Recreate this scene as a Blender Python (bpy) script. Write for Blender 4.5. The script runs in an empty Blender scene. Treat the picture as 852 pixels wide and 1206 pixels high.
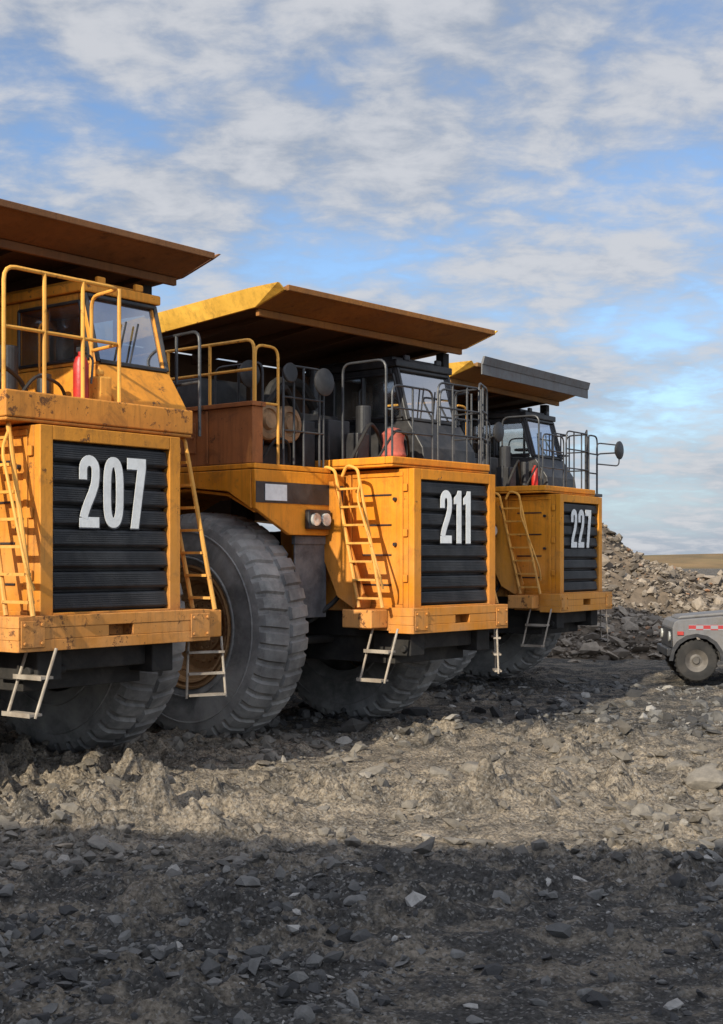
import bpy, bmesh, math, random
import numpy as np
from mathutils import Vector, Matrix
random.seed(7); rng=np.random.default_rng(11)
scene=bpy.context.scene
COL=scene.collection
R=math.radians

# ------------------------------------------------------------ mesh builder
class MB:
    def __init__(s): s.v=[]; s.f=[]
    def add(s,vs,fs):
        o=len(s.v); s.v+= [tuple(p) for p in vs]; s.f+=[tuple(i+o for i in f) for f in fs]
    def box(s,x0,x1,y0,y1,z0,z1):
        s.add([(x0,y0,z0),(x1,y0,z0),(x1,y1,z0),(x0,y1,z0),(x0,y0,z1),(x1,y0,z1),(x1,y1,z1),(x0,y1,z1)],
              [(0,3,2,1),(4,5,6,7),(0,1,5,4),(1,2,6,5),(2,3,7,6),(3,0,4,7)])
    def prism(s,pts,ax,a,b):
        n=len(pts)
        def P(p,t):
            if ax=='y': return (p[0],t,p[1])
            if ax=='x': return (t,p[0],p[1])
            return (p[0],p[1],t)
        s.add([P(p,a) for p in pts]+[P(p,b) for p in pts],
              [tuple(range(n-1,-1,-1)),tuple(range(n,2*n))]+[(i,(i+1)%n,n+(i+1)%n,n+i) for i in range(n)])
    def tube(s,pts,r,n=8,cap=True):
        pts=[Vector(p) for p in pts]; rings=[]
        m=len(pts); up=None
        for i,p in enumerate(pts):
            if i==0: t=(pts[1]-p)
            elif i==m-1: t=(p-pts[i-1])
            else: t=(pts[i+1]-p).normalized()+(p-pts[i-1]).normalized()
            t.normalize()
            if up is None:
                up=Vector((0,0,1)) if abs(t.z)<.9 else Vector((1,0,0))
            u=up-t*up.dot(t)
            if u.length<1e-4: u=Vector((1,0,0))-t*t.x
            u.normalize(); w=t.cross(u); up=u
            rings.append([p+u*(r*math.cos(2*math.pi*k/n))+w*(r*math.sin(2*math.pi*k/n)) for k in range(n)])
        vs=[q for rg in rings for q in rg]; fs=[]
        for i in range(m-1):
            for k in range(n):
                fs.append((i*n+k,i*n+(k+1)%n,(i+1)*n+(k+1)%n,(i+1)*n+k))
        if cap: fs+= [tuple(range(n-1,-1,-1)),tuple(range((m-1)*n,m*n))]
        s.add(vs,fs)
    def cyl(s,a,b,r,n=20): s.tube([a,b],r,n)
    def lathe(s,prof,c,ax='y',n=48):
        vs=[];m=len(prof)
        for k in range(n):
            t=2*math.pi*k/n
            for (d,r) in prof:
                if ax=='y': vs.append((c[0]+r*math.cos(t),c[1]+d,c[2]+r*math.sin(t)))
                elif ax=='x': vs.append((c[0]+d,c[1]+r*math.cos(t),c[2]+r*math.sin(t)))
                else: vs.append((c[0]+r*math.cos(t),c[1]+r*math.sin(t),c[2]+d))
        fs=[]
        for k in range(n):
            for j in range(m-1):
                fs.append((k*m+j,k*m+j+1,((k+1)%n)*m+j+1,((k+1)%n)*m+j))
        s.add(vs,fs)
    def obj(s,name,mat,parent=None,smooth=False,bevel=0,recalc=True,ang=35):
        me=bpy.data.meshes.new(name); me.from_pydata(s.v,[],s.f); me.update()
        if recalc:
            bm=bmesh.new(); bm.from_mesh(me); bmesh.ops.recalc_face_normals(bm,faces=bm.faces); bm.to_mesh(me); bm.free()
        if smooth:
            me.polygons.foreach_set('use_smooth',[True]*len(me.polygons))
            try: me.set_sharp_from_angle(angle=R(ang))
            except Exception: pass
        me.materials.append(mat)
        o=bpy.data.objects.new(name,me); COL.objects.link(o)
        if parent: o.parent=parent
        if bevel:
            b=o.modifiers.new('bevel','BEVEL'); b.width=bevel; b.segments=2; b.limit_method='ANGLE'; b.angle_limit=R(40)
        return o
def fillet(pts,r,k=4):
    pts=[Vector(p) for p in pts]; out=[pts[0]]
    for i in range(1,len(pts)-1):
        a,b,c=pts[i-1],pts[i],pts[i+1]
        d1=(a-b); d2=(c-b); rr=min(r,d1.length*.45,d2.length*.45)
        p=b+d1.normalized()*rr; q=b+d2.normalized()*rr
        for j in range(k+1):
            t=j/k; out.append(p*(1-t)**2+b*2*t*(1-t)+q*t*t)
    out.append(pts[-1]); return out

# ------------------------------------------------------------ materials
def newmat(name):
    m=bpy.data.materials.new(name); m.use_nodes=True
    nt=m.node_tree; b=nt.nodes['Principled BSDF']; return m,nt,b
def N(nt,t,**k):
    n=nt.nodes.new(t)
    for a,b in k.items(): setattr(n,a,b)
    return n
def noise(nt,co,scale,detail=5,rough=.6,dist=0):
    n=N(nt,'ShaderNodeTexNoise'); n.inputs['Scale'].default_value=scale; n.inputs['Detail'].default_value=detail
    n.inputs['Roughness'].default_value=rough; n.inputs['Distortion'].default_value=dist
    if co is not None: nt.links.new(co,n.inputs['Vector'])
    return n.outputs['Fac']
def mrange(nt,val,a,b,c=0,d=1,smooth=True):
    n=N(nt,'ShaderNodeMapRange'); n.interpolation_type='SMOOTHSTEP' if smooth else 'LINEAR'
    nt.links.new(val,n.inputs[0]); n.inputs[1].default_value=a; n.inputs[2].default_value=b; n.inputs[3].default_value=c; n.inputs[4].default_value=d
    return n.outputs[0]
def mix(nt,fac,a,b,mode='MIX'):
    n=N(nt,'ShaderNodeMix',data_type='RGBA',blend_type=mode)
    if isinstance(fac,(int,float)): n.inputs[0].default_value=fac
    else: nt.links.new(fac,n.inputs[0])
    for sock,v in ((n.inputs[6],a),(n.inputs[7],b)):
        if isinstance(v,(tuple,list)): sock.default_value=(*v[:3],1)
        else: nt.links.new(v,sock)
    return n.outputs[2]
def math_(nt,op,a,b=None,clamp=False):
    n=N(nt,'ShaderNodeMath',operation=op,use_clamp=clamp)
    for i,v in enumerate((a,b)):
        if v is None: continue
        if isinstance(v,(int,float)): n.inputs[i].default_value=v
        else: nt.links.new(v,n.inputs[i])
    return n.outputs[0]
def bump(nt,h,strength,dist,nrm=None):
    n=N(nt,'ShaderNodeBump'); n.inputs['Strength'].default_value=strength; n.inputs['Distance'].default_value=dist
    nt.links.new(h,n.inputs['Height'])
    if nrm is not None: nt.links.new(nrm,n.inputs['Normal'])
    return n.outputs['Normal']
def mapping(nt,co,sc):
    n=N(nt,'ShaderNodeMapping'); nt.links.new(co,n.inputs['Vector']); n.inputs['Scale'].default_value=sc; return n.outputs[0]

def paint(name,base,rust=(.12,.05,.02),amount=.35,rough=.5,dust=(.36,.25,.15),dustamt=.6,spec=.4,ao=True):
    m,nt,b=newmat(name)
    co=N(nt,'ShaderNodeTexCoord').outputs['Object']
    n1=noise(nt,co,1.3,7,.65); n2=noise(nt,mapping(nt,co,(7,7,.55)),1.5,9,.74,.3); n3=noise(nt,co,5,12,.8); n4=noise(nt,co,3.1,9,.7,.6)
    c=mix(nt,mrange(nt,n1,.3,.7),tuple(x*.78 for x in base),tuple(min(1,x*1.1) for x in base))
    streak=math_(nt,'MULTIPLY',mrange(nt,n2,.46,.70),.42+.35*min(1,amount))
    c=mix(nt,streak,c,tuple(x*.42+y*.45 for x,y in zip(base,rust)))
    c=mix(nt,mrange(nt,n4,.53,.70,0,.45+.3*min(1,amount)),c,tuple(x*.32+y*.55 for x,y in zip(base,rust)))
    sep=N(nt,'ShaderNodeSeparateXYZ'); nt.links.new(co,sep.inputs[0])
    low=mrange(nt,sep.outputs[2],3.4,1.2,0.08,1)
    du=math_(nt,'MULTIPLY',math_(nt,'MULTIPLY',low,dustamt),mrange(nt,n1,.25,.7))
    c=mix(nt,du,c,dust)
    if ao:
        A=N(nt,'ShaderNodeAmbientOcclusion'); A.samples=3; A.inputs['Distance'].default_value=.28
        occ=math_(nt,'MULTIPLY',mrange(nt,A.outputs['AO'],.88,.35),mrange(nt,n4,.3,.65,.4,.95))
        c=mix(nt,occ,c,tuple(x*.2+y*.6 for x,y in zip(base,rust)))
    chips=math_(nt,'MULTIPLY',mrange(nt,n3,.64-.06*amount,.67-.06*amount),.9)
    c=mix(nt,chips,c,rust)
    nt.links.new(c,b.inputs['Base Color'])
    nt.links.new(mrange(nt,n1,.3,.7,rough,min(1,rough+.25)),b.inputs['Roughness'])
    b.inputs['Specular IOR Level'].default_value=spec
    nt.links.new(bump(nt,math_(nt,'ADD',n3,math_(nt,'MULTIPLY',n1,3)),.2,.03),b.inputs['Normal'])
    return m
def plain(name,col,rough=.6,metal=0,var=.35,scale=4,dustc=None,dusta=0):
    m,nt,b=newmat(name); co=N(nt,'ShaderNodeTexCoord').outputs['Object']
    n1=noise(nt,co,scale,6,.65)
    c=mix(nt,mrange(nt,n1,.3,.7),tuple(x*(1-var) for x in col),tuple(min(1,x*(1+var)) for x in col))
    if dustc:
        c=mix(nt,mrange(nt,noise(nt,co,scale*.6,8,.7,.4),.38,.7,0,dusta),c,dustc)
    nt.links.new(c,b.inputs['Base Color']); b.inputs['Roughness'].default_value=rough; b.inputs['Metallic'].default_value=metal
    nt.links.new(bump(nt,noise(nt,co,scale*6,5,.7),.15,.02),b.inputs['Normal'])
    return m
M={}
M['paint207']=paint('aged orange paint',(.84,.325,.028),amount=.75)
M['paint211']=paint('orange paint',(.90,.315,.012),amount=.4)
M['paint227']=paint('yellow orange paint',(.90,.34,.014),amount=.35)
M['canopy207']=paint('rusty brown canopy steel',(.24,.105,.038),amount=.8,rough=.65,dustamt=0,ao=False)
M['canopy211']=paint('brown orange canopy steel',(.33,.135,.03),amount=.75,rough=.6,dustamt=0,ao=False)
M['canopy227']=paint('worn canopy steel',(.30,.155,.05),amount=.6,rough=.6,dustamt=0,ao=False)
M['flange']=paint('yellow canopy edge with painted sun',(.92,.50,.07),amount=.7,rough=.5,dustamt=0,ao=False)  # sunlit brightness of the side flange is put into this yellow
M['underbrown']=paint('brown steel with painted shade',(.085,.042,.019),amount=.5,rough=.7,dustamt=0,ao=False)  # brown darkened to carry the shade under the canopy
M['greylip']=paint('weathered grey steel',(.17,.17,.17),amount=.5,rough=.6,dustamt=0,ao=False)
M['rust_shaded']=paint('rusty paint with shade brown',(.42,.14,.04),amount=1.1,rough=.65,dustamt=.2)  # rusty cabinet paint, browner because neighbouring truck's shade is in the colour
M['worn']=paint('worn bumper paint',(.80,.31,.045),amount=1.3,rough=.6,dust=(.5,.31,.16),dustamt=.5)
M['black']=plain('black painted steel',(.02,.02,.022),.45,dustc=(.12,.11,.1),dusta=.35)
M['grille']=plain('charcoal grille',(.022,.023,.026),.5,dustc=(.12,.12,.12),dusta=.45,scale=2)
M['under']=plain('greasy underbody',(.013,.012,.011),.75,dustc=(.07,.06,.05),dusta=.5)
M['rubber']=plain('dusty rubber',(.16,.155,.148),.9,dustc=(.40,.38,.35),dusta=.9,scale=2.2)
M['rim']=paint('dusty rim paint',(.52,.27,.10),amount=1.1,rough=.7,dust=(.42,.28,.16),dustamt=.7)
M['flap']=plain('grey rubber flap',(.08,.08,.085),.7,dustc=(.25,.24,.23),dusta=.6)
M['white']=plain('white number paint',(.92,.92,.89),.7,var=.04,scale=7,dustc=(.5,.48,.44),dusta=.3)
M['outline']=plain('grey number outline',(.10,.10,.11),.6)  # grey outline painted behind the digits
M['yrail']=paint('yellow rail paint',(.90,.43,.07),amount=.8,ao=False)
M['brail']=plain('dark rail paint',(.03,.032,.036),.4,dustc=(.14,.13,.12),dusta=.3)
M['red']=plain('red enamel',(.5,.02,.015),.4,var=.25,dustc=(.25,.1,.07),dusta=.5)
M['pink']=plain('faded red cloth',(.46,.10,.07),.8,var=.4,dustc=(.2,.1,.08),dusta=.6)
M['tan']=plain('tan filter casing',(.40,.24,.12),.6,dustc=(.15,.1,.06),dusta=.6)
M['seat']=plain('cab seat fabric',(.05,.045,.04),.9)
M['tread']=plain('dirty galvanised tread',(.36,.31,.25),.6,.1,dustc=(.24,.18,.13),dusta=.8)
def glassmat(name,tint,refl):
    m,nt,b=newmat(name); nt.nodes.remove(b); out=nt.nodes['Material Output']
    tr=N(nt,'ShaderNodeBsdfTransparent'); tr.inputs[0].default_value=(*tint,1)
    gl=N(nt,'ShaderNodeBsdfGlossy'); gl.inputs['Color'].default_value=(.9,.93,1,1); gl.inputs['Roughness'].default_value=.06
    co=N(nt,'ShaderNodeTexCoord').outputs['Object']
    di=N(nt,'ShaderNodeBsdfDiffuse'); di.inputs[0].default_value=(.4,.38,.35,1)
    m1=N(nt,'ShaderNodeMixShader'); m1.inputs[0].default_value=refl
    nt.links.new(tr.outputs[0],m1.inputs[1]); nt.links.new(gl.outputs[0],m1.inputs[2])
    m2=N(nt,'ShaderNodeMixShader'); nt.links.new(mrange(nt,noise(nt,co,3,6,.7),.45,.8,.04,.25),m2.inputs[0])
    nt.links.new(m1.outputs[0],m2.inputs[1]); nt.links.new(di.outputs[0],m2.inputs[2]); nt.links.new(m2.outputs[0],out.inputs[0]); return m
M['glass']=glassmat('dusty cab glass',(.5,.55,.55),.62)
M['sideglass']=glassmat('clear side glass',(.85,.88,.85),.14)
M['lamp']=plain('lamp lens',(.6,.6,.56),.15,.3)

# ------------------------------------------------------------ terrain height
def vn(x,y,s):
    xi=np.floor(x); yi=np.floor(y); fx=x-xi; fy=y-yi
    fx=fx*fx*(3-2*fx); fy=fy*fy*(3-2*fy)
    def h(a,b):
        t=np.sin(a*127.1+b*311.7+s*74.7)*43758.5453; return t-np.floor(t)
    return (h(xi,yi)*(1-fx)+h(xi+1,yi)*fx)*(1-fy)+(h(xi,yi+1)*(1-fx)+h(xi+1,yi+1)*fx)*fy
def fbm(x,y,s,o=4,g=.5):
    t=0;a=1;n=0
    for i in range(o):
        c,s_=math.cos(.6*i+.3),math.sin(.6*i+.3)
        xr=x*c-y*s_; yr=x*s_+y*c
        t=t+a*vn(xr*(2**i)+i*17.3,yr*(2**i)-i*9.1,s+i); n+=a; a*=g
    return t/n
def height(x,y):
    x=np.asarray(x,float); y=np.asarray(y,float)
    d=np.sqrt(x*x+y*y)
    fade=np.clip(1.3-d/80,0,1)
    h=.16*(fbm(x*.22,y*.22,1,3)-.5)
    rough=.25+1.9*np.clip((fbm(x*.4,y*.6,9,2)-.40)*2.2,0,1)
    zone=np.exp(-((y-14.3)/3.4)**2)
    rough=rough*(.65+1.0*zone)
    h+=.13*(fbm(x*.9+y*.2,y*1.5,3,4,.5)-.5)*rough
    rid=1-np.abs(2*fbm(x*1.7,y*2.8,5,4,.55)-1)
    h+=.09*(rid**5)*rough*(.3+.7*(fbm(x*.8,y*.8,6,2)))
    cl=np.clip(fbm(x*2.8,y*3.8,8,4,.6)-.52,0,1); h+=.38*cl*rough
    cl2=np.clip(fbm(x*8.5,y*9.5,12,3,.6)-.5,0,1); h+=.085*cl2
    h+=.010*(vn(x*21,y*21,4)-.5)
    for (y0,k,b_) in ((13.3,.10,1.6),(15.4,.14,1.5),(11.2,.18,1.2),(9.6,.22,.9),(7.9,.05,1.0),(19.5,.3,.8)):
        yc=y0+k*x+.25*np.sin(x*.35+y0); q=(y-yc)/.38
        m_=np.exp(-q**4); h+=(-.035*m_+.03*np.exp(-((np.abs(q)-1.35)/.3)**2)+.018*m_*np.sin(x*17+np.abs(q)*3))*b_*np.clip(fbm(x*.5,y0+0*y,44,2)*2-.4,0,1)
    h+=.10*np.exp(-(((x+4.2)/3.2)**2+((y-15.8)/2.6)**2))
    return h*fade-.06

def axis(segs):
    out=[]
    for a,b,st in segs:
        n=max(1,int(round((b-a)/st))); out+=list(np.linspace(a,b,n,endpoint=False))
    out.append(segs[-1][1]); return np.array(out)
gx=axis([(-2500,-300,400),(-300,-60,30),(-60,-20,3),(-20,-6,.25),(-6,6.5,.026),(6.5,14,.09),(14,30,.5),(30,80,5),(80,300,30),(300,2500,400)])
gy=axis([(-300,-40,40),(-40,0,3),(0,6.2,.3),(6.2,17,.028),(17,30,.07),(30,60,.4),(60,140,4),(140,600,40),(600,3500,400)])
X,Y=np.meshgrid(gx,gy); Z=height(X,Y)
nx,ny=len(gx),len(gy)
V=np.stack([X.ravel(),Y.ravel(),Z.ravel()],1)
ii=(np.arange(ny-1)[:,None]*nx+np.arange(nx-1)[None]).ravel()
F=np.stack([ii,ii+1,ii+nx+1,ii+nx],1)
def npmesh(name,V,F,mat,smooth=False):
    me=bpy.data.meshes.new(name); k=F.shape[1]
    me.vertices.add(len(V)); me.vertices.foreach_set('co',V.astype(np.float32).ravel())
    me.loops.add(F.size); me.loops.foreach_set('vertex_index',F.astype(np.int32).ravel())
    me.polygons.add(len(F)); me.polygons.foreach_set('loop_start',np.arange(0,F.size,k,dtype=np.int32))
    me.polygons.foreach_set('use_smooth',[smooth]*len(F)); me.update(calc_edges=True); me.validate()
    me.materials.append(mat); o=bpy.data.objects.new(name,me); COL.objects.link(o); return o
def groundmat():
    m,nt,b=newmat('crushed slate ground'); co=N(nt,'ShaderNodeTexCoord').outputs['Object']
    sep=N(nt,'ShaderNodeSeparateXYZ'); nt.links.new(co,sep.inputs[0])
    big=noise(nt,mapping(nt,co,(1,1.6,1)),.35,5,.6,.5); mid=noise(nt,mapping(nt,co,(1,1.5,1)),1.6,8,.7); fine=noise(nt,co,22,8,.75); vf=noise(nt,co,90,4,.7)
    vor=N(nt,'ShaderNodeTexVoronoi'); nt.links.new(co,vor.inputs['Vector']); vor.inputs['Scale'].default_value=26; vor.inputs['Randomness'].default_value=1
    vs=N(nt,'ShaderNodeTexVoronoi'); nt.links.new(co,vs.inputs['Vector']); vs.inputs['Scale'].default_value=55
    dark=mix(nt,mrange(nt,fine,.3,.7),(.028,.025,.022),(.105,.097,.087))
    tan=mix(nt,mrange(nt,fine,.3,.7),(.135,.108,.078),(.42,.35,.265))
    lit_band=mrange(nt,sep.outputs[1],9.5,12.3,0,.60)  # sunlit strip painted lighter tan, shadowed foreground left dark
    far=mrange(nt,sep.outputs[1],17,21,0,.5)  # darker again beyond the strip: truck shade put into the ground colour
    t=math_(nt,'ADD',math_(nt,'MULTIPLY',mrange(nt,big,.35,.65),.22),math_(nt,'SUBTRACT',lit_band,far))
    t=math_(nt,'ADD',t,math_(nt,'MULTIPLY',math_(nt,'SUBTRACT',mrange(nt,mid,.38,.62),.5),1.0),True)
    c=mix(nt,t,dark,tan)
    st=N(nt,'ShaderNodeSeparateColor'); nt.links.new(vs.outputs['Color'],st.inputs[0])
    c=mix(nt,math_(nt,'MULTIPLY',mrange(nt,st.outputs[0],.82,.95),.5),c,(.32,.30,.27))
    c=mix(nt,math_(nt,'MULTIPLY',mrange(nt,st.outputs[1],.80,.95),.6),c,(.04,.04,.04))
    nt.links.new(c,b.inputs['Base Color']); b.inputs['Roughness'].default_value=.95; b.inputs['Specular IOR Level'].default_value=.2
    h=math_(nt,'ADD',math_(nt,'MULTIPLY',fine,1.0),math_(nt,'ADD',math_(nt,'MULTIPLY',vor.outputs['Distance'],.7),math_(nt,'MULTIPLY',vf,.3)))
    nt.links.new(bump(nt,h,.9,.035),b.inputs['Normal'])
    return m
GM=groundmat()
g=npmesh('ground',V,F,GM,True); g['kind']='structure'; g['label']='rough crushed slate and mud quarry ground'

def rockmat(name,a,bcol,c3,p=.93,lit_tint=None):
    m,nt,b=newmat(name); geo=N(nt,'ShaderNodeNewGeometry'); co=N(nt,'ShaderNodeTexCoord').outputs['Object']
    r=geo.outputs['Random Per Island']
    c=mix(nt,mrange(nt,r,.1,.95),a,bcol); c=mix(nt,mrange(nt,r,p,p+.01),c,c3)
    n=noise(nt,co,9,8,.75)
    if lit_tint:
        sep=N(nt,'ShaderNodeSeparateXYZ'); nt.links.new(co,sep.inputs[0])
        w_=math_(nt,'MULTIPLY',mrange(nt,sep.outputs[1],9.5,12.3),mrange(nt,sep.outputs[1],20,16)); c=mix(nt,math_(nt,'MULTIPLY',w_,.5),c,lit_tint)  # stones painted lighter along the same sunlit strip
    c=mix(nt,mrange(nt,n,.3,.7,0,.45),c,tuple(x*.6 for x in a))
    nt.links.new(c,b.inputs['Base Color']); b.inputs['Roughness'].default_value=.9
    nt.links.new(bump(nt,noise(nt,co,25,6,.75),.6,.02),b.inputs['Normal']); return m
RM=rockmat('slate stones',(.045,.043,.042),(.19,.18,.165),(.42,.39,.35),.95,lit_tint=(.31,.26,.195))
RM2=rockmat('rubble stones',(.13,.105,.08),(.38,.31,.235),(.36,.19,.10),.97)
bm=bmesh.new(); bmesh.ops.create_icosphere(bm,subdivisions=1,radius=1); bm.verts.ensure_lookup_table()
ICO=np.array([v.co[:] for v in bm.verts]); ICF=np.array([[v.index for v in f.verts] for f in bm.faces]); bm.free()
bm=bmesh.new(); bmesh.ops.create_icosphere(bm,subdivisions=3,radius=1); bm.verts.ensure_lookup_table()
ICO2=np.array([v.co[:] for v in bm.verts]); ICF2=np.array([[v.index for v in f.verts] for f in bm.faces]); bm.free()
def rocks(name,P,S,mat,flat=.5,sink=.25,hi=False):
    base,fc=(ICO2,ICF2) if hi else (ICO,ICF)
    n=len(P); nv=len(base)
    if hi:
        rad=1+.5*(fbm(base[:,0]*1.4+P[0,0]*3,base[:,1]*1.4+base[:,2]*1.1+P[0,1],5,4,.6)-.5)[None,:,None]
        D=base[None]*rad
    else: D=base[None]*(1+rng.uniform(-.38,.38,(n,nv,1)))
    for _ in range(8 if hi else 3):
        nrm=rng.normal(size=(n,1,3)); nrm/=np.linalg.norm(nrm,axis=2,keepdims=True)
        d=(D*nrm).sum(2,keepdims=True); lim=rng.uniform(.45,.8,(n,1,1)) if hi else rng.uniform(.3,.7,(n,1,1)); D=D-nrm*np.maximum(d-lim,0)*(.85 if hi else 1)
    sc=np.stack([rng.uniform(.7,1.5,n),rng.uniform(.6,1.1,n),rng.uniform(flat*.5,flat*1.5,n)],1)[:,None]
    D=D*sc*S[:,None,None]
    a=rng.uniform(0,6.28,n); tl=rng.normal(0,.3,n)
    ct,stt=np.cos(tl)[:,None],np.sin(tl)[:,None]
    x=D[...,0]*ct+D[...,2]*stt; z=-D[...,0]*stt+D[...,2]*ct; y=D[...,1]
    ca,sa=np.cos(a)[:,None],np.sin(a)[:,None]
    D=np.stack([x*ca-y*sa,x*sa+y*ca,z],2)+P[:,None]
    D[...,2]+=(S*flat*(1-sink*2)*.6)[:,None]
    Fc=(fc[None]+(np.arange(n)*nv)[:,None,None]).reshape(-1,3)
    return npmesh(name,D.reshape(-1,3),Fc,mat)
n=48000
yy=6.2+22*rng.random(n)**1.6; xx=(rng.random(n)*2-1)*(yy*.31+.9)+.2
ss=.007+.022*rng.random(n)**2.4+.080*rng.random(n)**10
ss*=np.clip(yy/10,.85,1.6)
cl=fbm(xx*.9,yy*.9,31,3); keep=rng.random(n)<np.clip((cl-.36)*3.6,.10,1)*np.where((yy>12)&(yy<17),.55,1)
xx,yy,ss=xx[keep],yy[keep],ss[keep]
P=np.stack([xx,yy,height(xx,yy)],1)
o=rocks('gravel',P,ss,RM,.6); o['kind']='stuff'; o['label']='loose grey slate stones scattered on the ground'
def px2w(px,py): d=2.41*1600/(py-658); return ((px-426)/1600*d,d)
big=[(565,903,.24),(733,905,.24),(835,925,.26),(505,978,.14),(660,903,.15),(75,995,.09),(440,912,.16),(520,912,.14),(648,952,.13),(800,905,.15),(320,895,.12),(140,1000,.08),(690,1165,.06),(360,1192,.07),(560,1188,.06),(780,960,.12),(605,940,.12),(240,905,.12),(540,1120,.06),(180,1110,.06),(420,1065,.07),(700,1060,.07),(210,945,.11),(60,940,.1),(380,950,.1)]
for i,(a,b_,s_) in enumerate(big):
    x,y=px2w(a,b_); P=np.array([[x,y,float(height(x,y))]])
    pale=i in(3,5)
    o=rocks('stone',P,np.array([s_]),RM2 if pale else RM,.28 if pale else .6,.35,True)
    o['label']='pale flat slab of rock lying on the mud' if pale else 'rough grey clod of rock on the mud'; o['category']='stone'; o['group']='larger stones on the quarry floor'

# ------------------------------------------------------------ rubble heap
def heaph(x,y):
    h1=3.45*np.clip(1-np.sqrt(((x-6.6)/6.6)**2+((y-42)/6.5)**2),0,1)**.85
    h2=1.95*np.clip(1-np.sqrt(((x-11.8)/8)**2+((y-43)/6.5)**2),0,1)**.6
    h3=1.0*np.clip(1-np.sqrt(((x-6.5)/5)**2+((y-35.5)/3.)**2),0,1)**.8
    h=np.maximum(np.maximum(h1,h2),h3); return h*(1+.40*(fbm(x*.7,y*.7,21,3)-.5))+.55*(fbm(x*1.6,y*1.6,22,3)-.5)*np.clip(h,0,1)
hx=np.arange(-2,24,.12); hy=np.arange(31,54,.2); HX,HY=np.meshgrid(hx,hy); HZ=heaph(HX,HY)-.12+height(HX,HY)
n_=len(hx); V=np.stack([HX.ravel(),HY.ravel(),HZ.ravel()],1); ii=(np.arange(len(hy)-1)[:,None]*n_+np.arange(n_-1)[None]).ravel()
F=np.stack([ii,ii+1,ii+n_+1,ii+n_],1)
heap=npmesh('rubble_heap',V,F,plain('heap earth',(.10,.075,.052),.95,dustc=(.28,.21,.145),dusta=.7,scale=1.5)); heap['category']='rubble heap'; heap['label']='heap of broken grey rock and quarry rubble'
n=24000; xx=rng.uniform(-1,20,n); yy=31.5+15*rng.random(n)
h=heaph(xx,yy); k=(h>.08)|(rng.random(n)<.10); xx,yy,h=xx[k],yy[k],h[k]
P=np.stack([xx,yy,h+height(xx,yy)-.08],1); ss=.025+.055*rng.random(len(xx))**2+.17*rng.random(len(xx))**13+.30*rng.random(len(xx))**60
o=rocks('rubble',P,ss,RM2,.55,.2); o['kind']='stuff'; o['label']='broken rock pieces covering the rubble heap'

# far hills
mb=MB(); pts=[]
for i in range(61):
    x=-600+20*i; y=420+30*math.sin(i*.3); h=2.4+.9*math.sin(i*.21+1)+.5*math.sin(i*.9)+.006*max(0,x)
    pts.append((x,y,h))
vs=[];fs=[]
for i,(x,y,h) in enumerate(pts): vs+=[(x,y-60,-.3),(x,y,h),(x,y+120,h*.9)]
for i in range(60):
    for j in range(2): fs.append((i*3+j,i*3+j+3,i*3+j+4,i*3+j+1))
mb.add(vs,fs); o=mb.obj('hill',plain('moorland grass',(.20,.12,.045),.95,scale=.05,dustc=(.07,.08,.025),dusta=.7),smooth=True); o['kind']='structure'; o['label']='low brown moorland hills on the skyline'

# ------------------------------------------------------------ truck
def tyre_mesh(yc,c,side,parent):
    half=[(-.355,.775,0),(-.41,.86,0),(-.44,.97,0),(-.452,1.10,0),(-.450,1.24,0),(-.440,1.33,0),(-.432,1.385,0),(-.425,1.405,1),(-.395,1.472,1),(-.33,1.515,1),(-.18,1.53,1),(-.035,1.535,1),(-.02,1.49,0)]
    prof=[(y,r,l,0) for y,r,l in half]+[(-y,r,l,1) for y,r,l in reversed(half)]
    nl=42; fr=[0,.10,.70,.80]; m=len(prof); mb=MB(); vs=[]
    for L in range(nl):
        for k,f in enumerate(fr):
            jt=random.uniform(-.03,.03) if k in(1,2) else 0
            for (y,r,l,sd) in prof:
                ph=(L+f+jt+.5*sd+.22*abs(y)/.42)/nl*2*math.pi
                rr=r; yy=y
                if l and k in(0,3):
                    rr=r-.040 if r>1.42 else r-.012
                    if abs(y)>.36: yy=y*(.94 if r>1.42 else .97)
                vs.append((c[0]+rr*math.cos(ph),yc+yy,c[1]+rr*math.sin(ph)))
    K=nl*4; fs=[]
    for k in range(K):
        for j in range(m-1): fs.append((k*m+j,k*m+j+1,((k+1)%K)*m+j+1,((k+1)%K)*m+j))
    mb.add(vs,fs)
    for s in(-1,1):
        for r in(.93,1.27): mb.lathe([(s*.44,r-.015),(s*.462,r-.008),(s*.462,r+.008),(s*.44,r+.015)],(c[0],yc,c[1]),n=72)
    return mb.obj('tyre',M['rubber'],parent,smooth=True,ang=28)
def wheel(yc,x,side,parent):
    c=(x,1.50); s=side
    mb=MB()
    mb.lathe([(s*.24,.001),(s*.24,.16),(s*.21,.20),(s*.14,.22),(s*.10,.34),(s*.05,.36),(-s*.3,.36)],(x,yc,1.5),n=32)
    for k in range(16):
        t=k*math.pi/8; a=Vector((x+.29*math.cos(t),yc+s*.09,1.5+.29*math.sin(t))); mb.cyl(a,a+Vector((0,s*.06,0)),.022,6)
    hub=mb.obj('wheel',M['rim'],parent,smooth=True)
    tyre_mesh(yc,c,side,hub)
    mb=MB(); mb.lathe([(s*.35,.84),(s*.415,.83),(s*.42,.80),(s*.37,.785),(s*.36,.75),(s*.395,.74),(s*.38,.71),(s*.31,.69),(s*.29,.63),(s*.18,.615),(s*.16,.59),(s*.10,.575),(s*.07,.36),(s*.04,.30)],(x,yc,1.5),n=64)
    for k in range(24):
        t=k*math.pi/12; a=Vector((x+.47*math.cos(t),yc+s*.08,1.5+.47*math.sin(t))); mb.cyl(a,a+Vector((0,s*.06,0)),.02,6)
    mb.obj('rim',M['rim'],hub,smooth=True)
    return hub

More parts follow.
